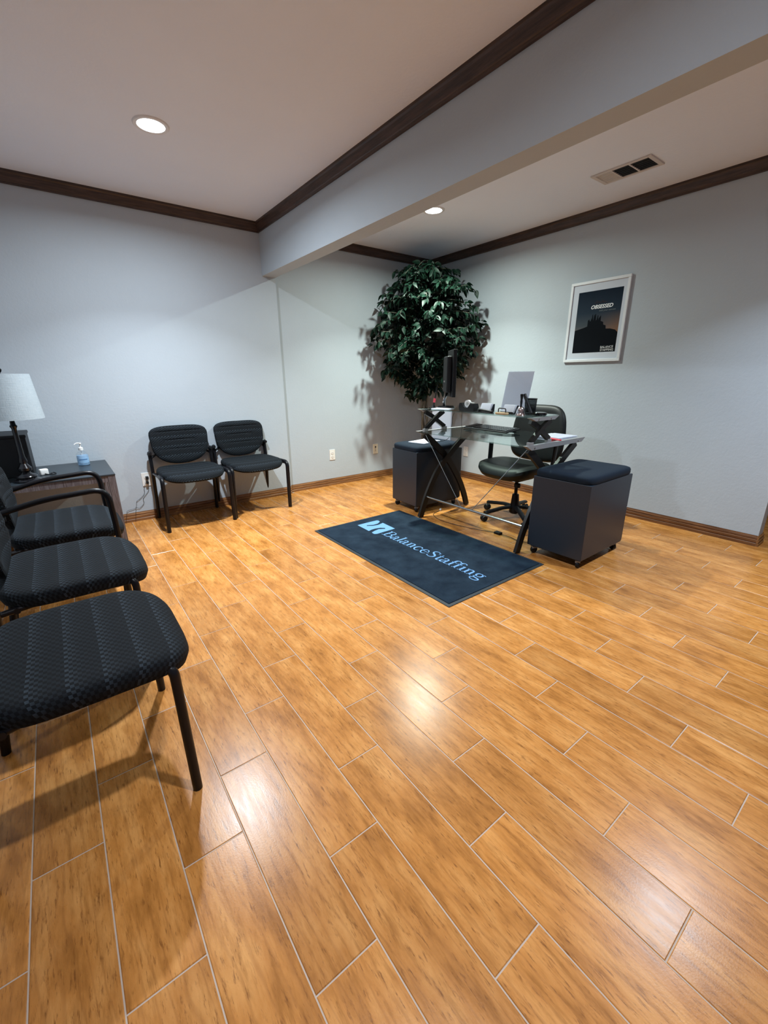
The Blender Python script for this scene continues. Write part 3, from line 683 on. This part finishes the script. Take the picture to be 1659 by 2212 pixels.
# ------------------------------------------------------------------ things on the desk
ZS = ZH+.0008
t = thing('tape_dispenser', 'black desktop tape dispenser with a white roll on the glass shelf', 'dispenser', (2.455, 2.195, ZS), math.radians(90))
side = [(-.072, 0), (.068, 0), (.075, .03), (.066, .056), (.045, .058), (.028, .035), (.008, .022), (-.015, .026), (-.03, .045), (-.036, .055), (-.066, .055), (-.075, .03)]
new('body', prism(B(), side, -.028, .028, lambda u, v_, w: (u, w, v_)), 'black_plastic', t)
new('tape_roll', lathe(B(), [(.013, -.010), (.027, -.010), (.027, .010), (.013, .010), (.013, -.010)], 24, mtx=Matrix.Translation((.006, 0, .051)) @ Matrix.Rotation(PI/2, 4, 'X')), 'tape', t, True)
new('tape_strip', prism(B(), [(.03, .062), (-.05, .060), (-.05, .059), (.03, .061)], -.009, .009, lambda u, v_, w: (u, w, v_)), 'tape', t)
def cardholder(x, y, label):
    t = thing('card_holder', label, 'card holder', (x, y, ZS), math.radians(90), 'business card holders on the glass shelf')
    bm = B(); box(bm, -.052, .052, -.030, .030, 0, .006, .002); box(bm, -.052, .052, -.030, -.026, 0, .014)
    new('tray', bm, 'black_plastic', t)
    for s in (-1, 1): new('side_fin', prism(B(), [(-.01, 0), (.03, 0), (.033, .055), (.02, .055)], s*.050-.002, s*.050+.002, lambda u, v_, w: (w, u, v_)), 'black_plastic', t)
    cd = new('card_stack', prism(B(), [(-.018, .006), (.012, .006), (.024, .058), (.006, .058)], -.045, .045, lambda u, v_, w: (w, u, v_)), 'paper', t)
    return t
# local -y faces -x here after rotating by -90
for x, y, lb_ in ((2.485, 2.055, 'black card holder with white cards beside the tape dispenser'), (2.475, 1.845, 'black card holder with white cards in front of the paper sign')):
    c = cardholder(x, y, lb_); c.rotation_euler[2] = math.radians(-90)
t = thing('stapler', 'low black stapler lying at the front edge of the glass shelf', 'stapler', (2.395, 1.990, ZS), math.radians(80))
new('foot', box(B(), -.075, .072, -.014, .014, 0, .007, .003), 'black_plastic', t, True)
new('arm', box(B(), -.080, .070, -.011, .011, .011, .024, .006, 3, Matrix.Rotation(math.radians(-3), 4, 'Y')), 'black_plastic', t, True)
new('hinge', box(B(), .052, .068, -.012, .012, .004, .02, .002), 'black_plastic', t)
t = thing('desk_stamp', 'beige block with a black loop handle on the front of the shelf', 'stamp', (2.385, 1.835, ZS), math.radians(85))
new('block', loft(B(), superell(.048, .022, 5, 32), [(.004, 0), (0, .003), (0, .010), (.004, .014)], None, 3), 'beige', t, True)
new('handle', tube(B(), rounded([(-.032, 0, .012), (-.032, 0, .040), (.032, 0, .040), (.032, 0, .012)], .012, 5), .0035, 8), 'black_metal', t, True)
t = thing('hand_bell', 'silver hand bell with a dark wooden handle on the glass shelf', 'bell', (2.425, 1.718, ZS))
new('bell', lathe(B(), [(.036, 0), (.034, .004), (.030, .010), (.028, .020), (.024, .040), (.019, .050), (.010, .055), (0, .056), (0, .052), (.017, .047), (.026, .018), (.036, 0)], 32), 'chrome', t, True)
new('handle', lathe(B(), [(0, .055), (.008, .055), (.006, .062), (.008, .085), (.0065, .1), (.010, .125), (.0105, .134), (0, .136)], 18), 'black_gloss', t, True)
new('clapper', lathe(B(), [(0, .005), (.005, .008), (.005, .014), (.001, .018), (.001, .05), (0, .05)], 12), 'steel', t, True)
t = thing('pencil_cup', 'black wire mesh pencil cup on the right end of the glass shelf', 'cup', (2.535, 1.722, ZS))
new('mesh_wall', lathe(B(), [(.034, .004), (.038, .098)], 32), 'mesh_cup', t, True)
new('rim', lathe(B(), [(.037, .097), (.041, .097), (.041, .103), (.037, .103), (.037, .097)], 32), 'black_metal', t, True)
new('cup_base', lathe(B(), [(0, 0), (.036, 0), (.036, .005), (0, .005)], 32), 'black_metal', t, True)
bm = B()
for k in range(28):
    a = 2*PI*k/28; tube(bm, [(.0345*math.cos(a), .0345*math.sin(a), .004), (.0385*math.cos(a), .0385*math.sin(a), .098)], .0006, 4)
for j in range(9):
    z_ = .012+j*.010; r_ = .0343+.004*z_/.098
    tube(bm, [(r_*math.cos(2*PI*k/28), r_*math.sin(2*PI*k/28), z_) for k in range(29)], .0006, 4)
o = new('wires', bm, 'black_metal', t); o['kind'] = 'stuff'
t = thing('black_marker', 'thick black marker leaning against the mesh pencil cup', 'marker', (0, 0, 0))
new('barrel', tube(B(), [(2.462, 1.662, ZS+.012), (2.478, 1.725, ZS+.108)], .0105, 12), 'black_plastic', t, True)
new('cap', tube(B(), [(2.478, 1.725, ZS+.108), (2.481, 1.738, ZS+.130)], .0115, 12), 'black_gloss', t, True)
t = thing('paper_clip_dish', 'low black dish beside the bell at the end of the shelf', 'dish', (2.528, 1.640, ZS), 0)
new('dish', lathe(B(), [(0, 0), (.040, 0), (.046, .012), (.044, .014), (.037, .004), (0, .004)], 28), 'black_gloss', t, True)
new('lid', lathe(B(), [(0, .0135), (.04, .0135), (.035, .018), (0, .019)], 28), 'black_gloss', t, True)
# paper sign in a clear stand
t = thing('sign_holder', 'white paper sign upright in a clear stand on the glass shelf', 'sign', (2.635, 1.935, ZS), math.radians(-90))
lean = Matrix.Rotation(math.radians(-13), 4, 'X')
new('paper_sheet', box(B(), -.108, .108, .001, .0018, .004, .283, mtx=lean), 'paper', t)
new('clear_panel', box(B(), -.110, .110, -.0012, .0, .002, .287, mtx=lean), 'clear', t)
new('clear_foot', box(B(), -.110, .110, -.075, .002, 0, .002), 'clear', t)
# monitor turned edge-on
t = thing('computer_monitor', 'black computer monitor seen almost edge-on at the left of the desk', 'monitor', (2.608, 2.55, ZS), 0)
# screen faces the office chair
an = math.atan2(-.58, .82)      # facing direction
R_ = Matrix.Rotation(an+PI/2, 4, 'Z')      # local -y -> facing
new('panel', box(B(), -.125, .125, -.008, .020, .085, .447, .004, mtx=Matrix.Translation((.03, 0, 0)) @ R_), 'black_plastic', t)
new('screen', box(B(), -.117, .117, -.0095, -.0075, .095, .439, mtx=Matrix.Translation((.03, 0, 0)) @ R_), 'black_gloss', t)
new('rear_housing', box(B(), -.09, .09, .020, .062, .12, .40, .012, 3, Matrix.Translation((.03, 0, 0)) @ R_), 'black_plastic', t)
bm = B()
for k in range(2): box(bm, -.012+k*.03, .004+k*.03, .062, .0635, .20, .212, mtx=Matrix.Translation((.03, 0, 0)) @ R_)
new('port_cover', bm, 'grey_metal', t)
new('stand_neck', tube(B(), catmull([(-.03, .02, .012), (-.045, .01, .05), (-.03, .01, .09), (.01, .02, .15)], 6), .010, 10, (.014, .006)), 'steel', t, True)
new('stand_base', loft(B(), superell(.075, .06, 2.6, 36), [(.004, 0), (0, .004), (.002, .010), (.01, .013)], lambda q: q + Vector((-.02, .01, 0)), 3), 'black_gloss', t, True)
t = thing('monitor_cable', 'thin black cables dropping from the monitor to the left cabinet top', 'cable', (2.62, 2.545, ZS))
new('cable', tube(B(), catmull([(.155, .06, .004), (.175, .085, -.01), (.18, .135, -.09), (.175, .14, -.17), (.165, .16, -.28), (.14, .22, -.316), (.06, .27, -.317)], 6), .0022, 6), 'black_plastic', t, True)
new('cable', tube(B(), catmull([(.160, .03, .004), (.185, .035, -.03), (.19, .04, -.10), (.20, .045, -.165), (.215, .05, -.1815), (.235, .06, -.1815)], 6), .0018, 6), 'black_plastic', t, True)
# pen with pink-red band
t = thing('red_banded_stylus', 'thin black stick with a red band standing at the left end of the shelf', 'pen', (0, 0, 0))
new('holder', lathe(B(), [(0, 0), (.022, 0), (.016, .008), (.008, .026), (0, .028)], 18, (2.470, 2.585, ZS)), 'black_plastic', t, True)
new('barrel', tube(B(), [(2.470, 2.585, ZS+.02), (2.482, 2.569, ZS+.13), (2.487, 2.563, ZS+.18)], [.007, .004, .003], 10), 'black_plastic', t, True)
new('band', tube(B(), [(2.4723, 2.582, ZS+.045), (2.4755, 2.5775, ZS+.076)], .0095, 12), 'pinkred', t, True)
t = thing('loose_papers', 'thin pale papers lying at the left end of the glass shelf', 'paper', (2.46, 2.49, ZS), .3)
new('sheets', box(B(), -.05, .05, -.09, .06, 0, .003), 'paper', t)
# keyboard
t = thing('keyboard', 'black computer keyboard on the lower glass top', 'keyboard', (2.86, 2.30, ZD+.001), math.radians(90-3))
Rk = Matrix.Rotation(math.radians(-5), 4, 'X')
new('tray', box(B(), -.235, .235, -.085, .085, .010, .022, .005, mtx=Rk), 'black_plastic', t)
new('foot', box(B(), -.2, .2, -.078, -.05, 0, .006), 'black_plastic', t)
bm = B()
for r_ in range(6):
    for c_ in range(19):
        if c_ in (15,) or (r_ == 5 and 3 < c_ < 9): continue
        x = -.218+c_*.0235; y = -.062+(5-r_)*.0245-.0
        box(bm, x, x+.018, y-.007, y+.011, .022, .028, mtx=Rk)
box(bm, -.218+4*.0235, -.218+8.8*.0235, -.069, -.051, .022, .028, mtx=Rk)
new('keys', bm, 'black_gloss', t)
bpy.context.view_layer.update()
# papers and red clip
t = thing('document_stack', 'stack of white papers on the right end of the lower glass top', 'papers', (0, 0, ZD+.001), 0)
for i, (dx, dy, a) in enumerate(((0, 0, .02), (.01, .012, .10), (-.008, .004, -.04))):
    new('sheets', box(B(), -.085, .15, -.085, .105, .004*i, .004*i+.0036, mtx=Matrix.Translation((2.875+dx, 1.715+dy, 0)) @ Matrix.Rotation(a, 4, 'Z')), 'paper', t)
t = thing('red_marker', 'red marker tab lying in front of the white papers', 'marker', (2.752, 1.640, ZD+.001), math.radians(75))
new('body', box(B(), -.045, .045, -.009, .009, 0, .011, .004, 3), 'red', t, True)
new('cap', box(B(), .045, .062, -.007, .007, .002, .010, .003, 2), 'red', t, True)
# cord and power brick under the desk
t = thing('extension_lead', 'black power cord with an inline adapter on the floor under the desk', 'cord', (0, 0, 0))
new('cable', tube(B(), catmull([(2.62, 2.63, .003), (2.50, 2.58, .003), (2.44, 2.40, .003), (2.49, 2.15, .003), (2.56, 1.945, .006)], 6), .002, 6), 'black_plastic', t, True)
new('adapter', box(B(), 2.545, 2.585, 1.895, 1.95, 0, .018, .004, mtx=None), 'black_plastic', t)
new('cable', tube(B(), catmull([(2.565, 1.90, .006), (2.575, 1.82, .004), (2.56, 1.72, .004), (2.62, 1.66, .004), (2.75, 1.70, .004)], 6), .002, 6), 'black_plastic', t, True)
t = thing('plastic_clip', 'tiny white plastic clip on the floor under the left end of the desk', 'clip', (2.66, 2.655, 0), .7)
new('clip_body', box(B(), -.022, .022, -.008, .008, 0, .006, .002), 'white_plastic', t)

# ------------------------------------------------------------------ poster
t = thing('framed_poster', 'white framed poster of a dusk hill reading OBSESSED on the right wall', 'poster', (0, 0, 0))
px0, px1 = X3-.022, X3-.001; ya, yb, za, zb = 1.778, 2.276, 1.284, 1.927
bm = B(); fwid = .022
box(bm, px0, px1, ya, yb, za, za+fwid, .002); box(bm, px0, px1, ya, yb, zb-fwid, zb, .002); box(bm, px0, px1, ya, ya+fwid, za+fwid, zb-fwid, .002); box(bm, px0, px1, yb-fwid, yb, za+fwid, zb-fwid, .002)
new('frame', bm, 'white_frame', t)
new('mount', box(B(), X3-.012, X3-.002, ya+fwid, yb-fwid, za+fwid, zb-fwid), 'mount', t)
XP = X3-.0125
pr_ = new('print', box(B(), XP, XP+.0004, 1.828, 2.202, 1.360, 1.846), 'dusk', t)
sil = [(2.202, 1.545), (2.17, 1.552), (2.124, 1.563), (2.093, 1.572), (2.0929, 1.622), (2.089, 1.618), (2.082, 1.630), (2.076, 1.612), (2.068, 1.612), (2.065, 1.638), (2.061, 1.622), (2.0585, 1.660), (2.053, 1.665), (2.049, 1.630), (2.0465, 1.612), (2.044, 1.640), (2.040, 1.664), (2.036, 1.650), (2.033, 1.667), (2.027, 1.662), (2.024, 1.630), (2.0235, 1.612), (2.018, 1.620), (2.012, 1.656), (2.006, 1.650), (2.003, 1.615), (2.000, 1.630), (1.992, 1.640), (1.984, 1.652), (1.9825, 1.640), (1.988-.007, 1.606), (1.958, 1.597), (1.955, 1.576), (1.934, 1.568), (1.930, 1.543), (1.895, 1.541), (1.85, 1.529), (1.828, 1.508)]
bm = B(); prev = None
for y_, z_ in sil:
    cur = (bm.verts.new((XP-.0004, y_, 1.360)), bm.verts.new((XP-.0004, y_, z_)))
    if prev: bm.faces.new((prev[0], cur[0], cur[1], prev[1]))
    prev = cur
new('hill_silhouette', bm, 'print_dark', pr_)
def text(body, size, y, z, m, parent, name='lettering', shear=0.0, bold=.0, wid=None):
    cu = bpy.data.curves.new('t', 'FONT'); cu.body = body; cu.size = size; cu.shear = shear; cu.offset = bold; cu.resolution_u = 3
    to = bpy.data.objects.new('t', cu); C.objects.link(to); bpy.context.view_layer.update()
    me = bpy.data.meshes.new_from_object(to); bpy.data.objects.remove(to); me.name = name
    xs_ = [v_.co.x for v_ in me.vertices]; k = (wid/(max(xs_)-min(xs_))) if wid else 1; x0_ = min(xs_)
    for v_ in me.vertices: v_.co = Vector((XP-.0006, y-(v_.co.x-x0_)*k, z+v_.co.y))
    me.materials.clear(); me.materials.append(M[m]); o = bpy.data.objects.new(name, me); C.objects.link(o); o.parent = parent; return o
text('OBSESSED', .040, 2.078, 1.706, 'print_white', pr_, shear=.25, bold=.0012, wid=.184)
text('with your success', .018, 2.005, 1.682, 'print_dim', pr_, shear=.2, wid=.135)
text('BALANCE', .026, 1.953, 1.390, 'print_white', pr_, wid=.106)
text('STAFFING', .026, 1.953, 1.367, 'print_white', pr_, wid=.110)
bm = B()
for i in range(7):
    y_ = 2.055-i*.015; tube(bm, catmull([(XP-.0006, y_, 1.746), (XP-.0006, y_-.006, 1.752+.016*((i*5) % 3)/2), (XP-.0006, y_-.012, 1.748), (XP-.0006, y_-.015, 1.752)], 4), .0009, 4)
new('script_line', bm, 'print_orange', pr_)

# ------------------------------------------------------------------ ficus
t = thing('ficus_tree', 'tall bushy green ficus tree in the corner behind the desk', 'plant', (3.33, 3.60, 0))
new('pot', lathe(B(), [(0, 0), (.13, 0), (.15, .02), (.175, .28), (.18, .30), (.165, .30), (.16, .26), (0, .26)], 32), 'pot', t, True)
new('moss', lathe(B(), [(.155, .262), (.09, .285), (0, .29)], 24), 'soil', t, True)
rp = random.Random(11)
for k in range(4):
    a0 = k*PI/2; pts = []
    for i in range(14):
        z_ = .25+i*.095; a = a0+i*.33; r_ = .030+.006*math.sin(i*1.3+k); pts.append((r_*math.cos(a)-.02+.01*math.sin(i*.5), r_*math.sin(a)+.01*math.sin(i*.4), z_))
    new('trunk', tube(B(), catmull(pts, 3), [.016-.006*i/39 for i in range(40)], 8), 'bark', t, True)
LX, LY = X3-3.33-.015, Y2-3.60-.015
def leafmesh():
    bm = B(); n_ = 5; L_ = .068; rows = []
    for i in range(n_+1):
        u = i/n_; w_ = .0185*math.sin(PI*min(1, u**.8))**.85*(1.0 if u < .55 else 1.0)*(1-.25*u)
        rows.append((Vector((-w_, L_*u, -.12*L_*u*u*2 + w_*.35)), Vector((0, L_*u, -.12*L_*u*u*2)), Vector((w_, L_*u, -.12*L_*u*u*2+w_*.35))))
    vs_ = [[bm.verts.new(q) for q in r_] for r_ in rows]
    for a, b in zip(vs_, vs_[1:]):
        bm.faces.new((a[0], a[1], b[1], b[0])); bm.faces.new((a[1], a[2], b[2], b[1]))
    bmesh.ops.remove_doubles(bm, verts=bm.verts, dist=1e-5)
    me = bpy.data.meshes.new('leaf'); bm.to_mesh(me); bm.free(); me.materials.append(M['leaf'])
    for p in me.polygons: p.use_smooth = True
    return me
LM = leafmesh()
def crown_r(z):
    tb = [(.98, .05), (1.08, .30), (1.20, .46), (1.36, .56), (1.60, .64), (1.78, .66), (1.95, .54), (2.10, .42), (2.25, .26), (2.38, .10)]
    for (a, ra), (b, rb) in zip(tb, tb[1:]):
        if a <= z <= b: return ra+(rb-ra)*(z-a)/(b-a)
    return 0.05
leaves = []; twigs = B()
lump = [(rp.uniform(0, 2*PI), rp.uniform(1.1, 2.2), rp.uniform(-.16, .14)) for _ in range(26)]
def crown_n(a, z):
    d = 0
    for la, lz, am in lump:
        da = (a-la+PI) % (2*PI)-PI; d += am*math.exp(-(da/.45)**2-((z-lz)/.16)**2)
    return crown_r(z)*(1+d)
for k in range(290):
    zt = rp.uniform(1.05, 2.24); a = k*2.39996+rp.uniform(-.3, .3)
    R1 = min(.565, .95*crown_n(a, zt))*(rp.uniform(.80, 1.05) if k % 3 else rp.uniform(.35, .75)); r0 = R1*rp.uniform(.15, .5)
    z0 = zt + rp.uniform(-.16, .10); droop = rp.uniform(-.10, .06)
    p0 = Vector((r0*math.cos(a)-.03, r0*math.sin(a), z0)); p2 = Vector((R1*math.cos(a)-.03, R1*math.sin(a), zt+droop))
    p1 = (p0+p2)/2+Vector((rp.uniform(-.05, .05), rp.uniform(-.05, .05), rp.uniform(.02, .10)))
    pts = [p0*(1-u)**2+p1*2*u*(1-u)+p2*u*u for u in [i/8 for i in range(9)]]
    pts = [Vector((min(q.x, LX), min(q.y, LY), q.z)) for q in pts]
    if (pts[-1]-pts[-2]).length > .004: tube(twigs, pts, [.0034-.0003*i for i in range(9)], 4)
    nl = 17
    for j in range(nl):
        u = .05+.96*j/(nl-1); u_ = min(u, .999)*8; i = int(u_); q = pts[i].lerp(pts[i+1], u_-i); d = pts[i+1]-pts[i]
        az = math.atan2(d.y, d.x)+(1 if j % 2 else -1)*rp.uniform(.2, 1.5) + rp.uniform(-.3, .3)
        pit = rp.uniform(-1.3, .25); dirv = Vector((math.cos(az)*math.cos(pit), math.sin(az)*math.cos(pit), math.sin(pit)))
        s_ = rp.uniform(.85, 1.35); e = q+dirv*.08*s_; q = q.copy()
        if e.x > LX: dirv.x = -abs(dirv.x)*.2; q.x = min(q.x, LX-.02)
        if e.y > LY: dirv.y = -abs(dirv.y)*.2; q.y = min(q.y, LY-.02)
        if q.z > 2.25: continue
        rot = dirv.normalized().to_track_quat('Y', 'Z') @ Matrix.Rotation(rp.uniform(-1.2, 1.2), 4, 'Y').to_quaternion()
        leaves.append((q, rot, s_))
o = new('branches', twigs, 'bark', t)
base_ = Vector((3.33, 3.60, 0)); eye = Vector((0, 0, 1.175))
leaves.sort(key=lambda L_: (base_+L_[0]-eye).length)
for q, rot, s_ in leaves[:290]:
    o = bpy.data.objects.new('leaf', LM); C.objects.link(o); o.parent = t; o.location = q; o.rotation_mode = 'QUATERNION'; o.rotation_quaternion = rot; o.scale = (s_,)*3
vv_, ff_ = [], []
lv = [v_.co.copy() for v_ in LM.vertices]; lf = [tuple(p.vertices) for p in LM.polygons]
for q, rot, s_ in leaves[290:]:
    n0 = len(vv_); vv_ += [q+rot @ (c*s_) for c in lv]; ff_ += [tuple(i+n0 for i in f) for f in lf]
me = bpy.data.meshes.new('foliage'); me.from_pydata(vv_, [], ff_); me.materials.append(M['leaf'])
for p in me.polygons: p.use_smooth = True
o = bpy.data.objects.new('foliage', me); C.objects.link(o); o.parent = t; o['kind'] = 'stuff'
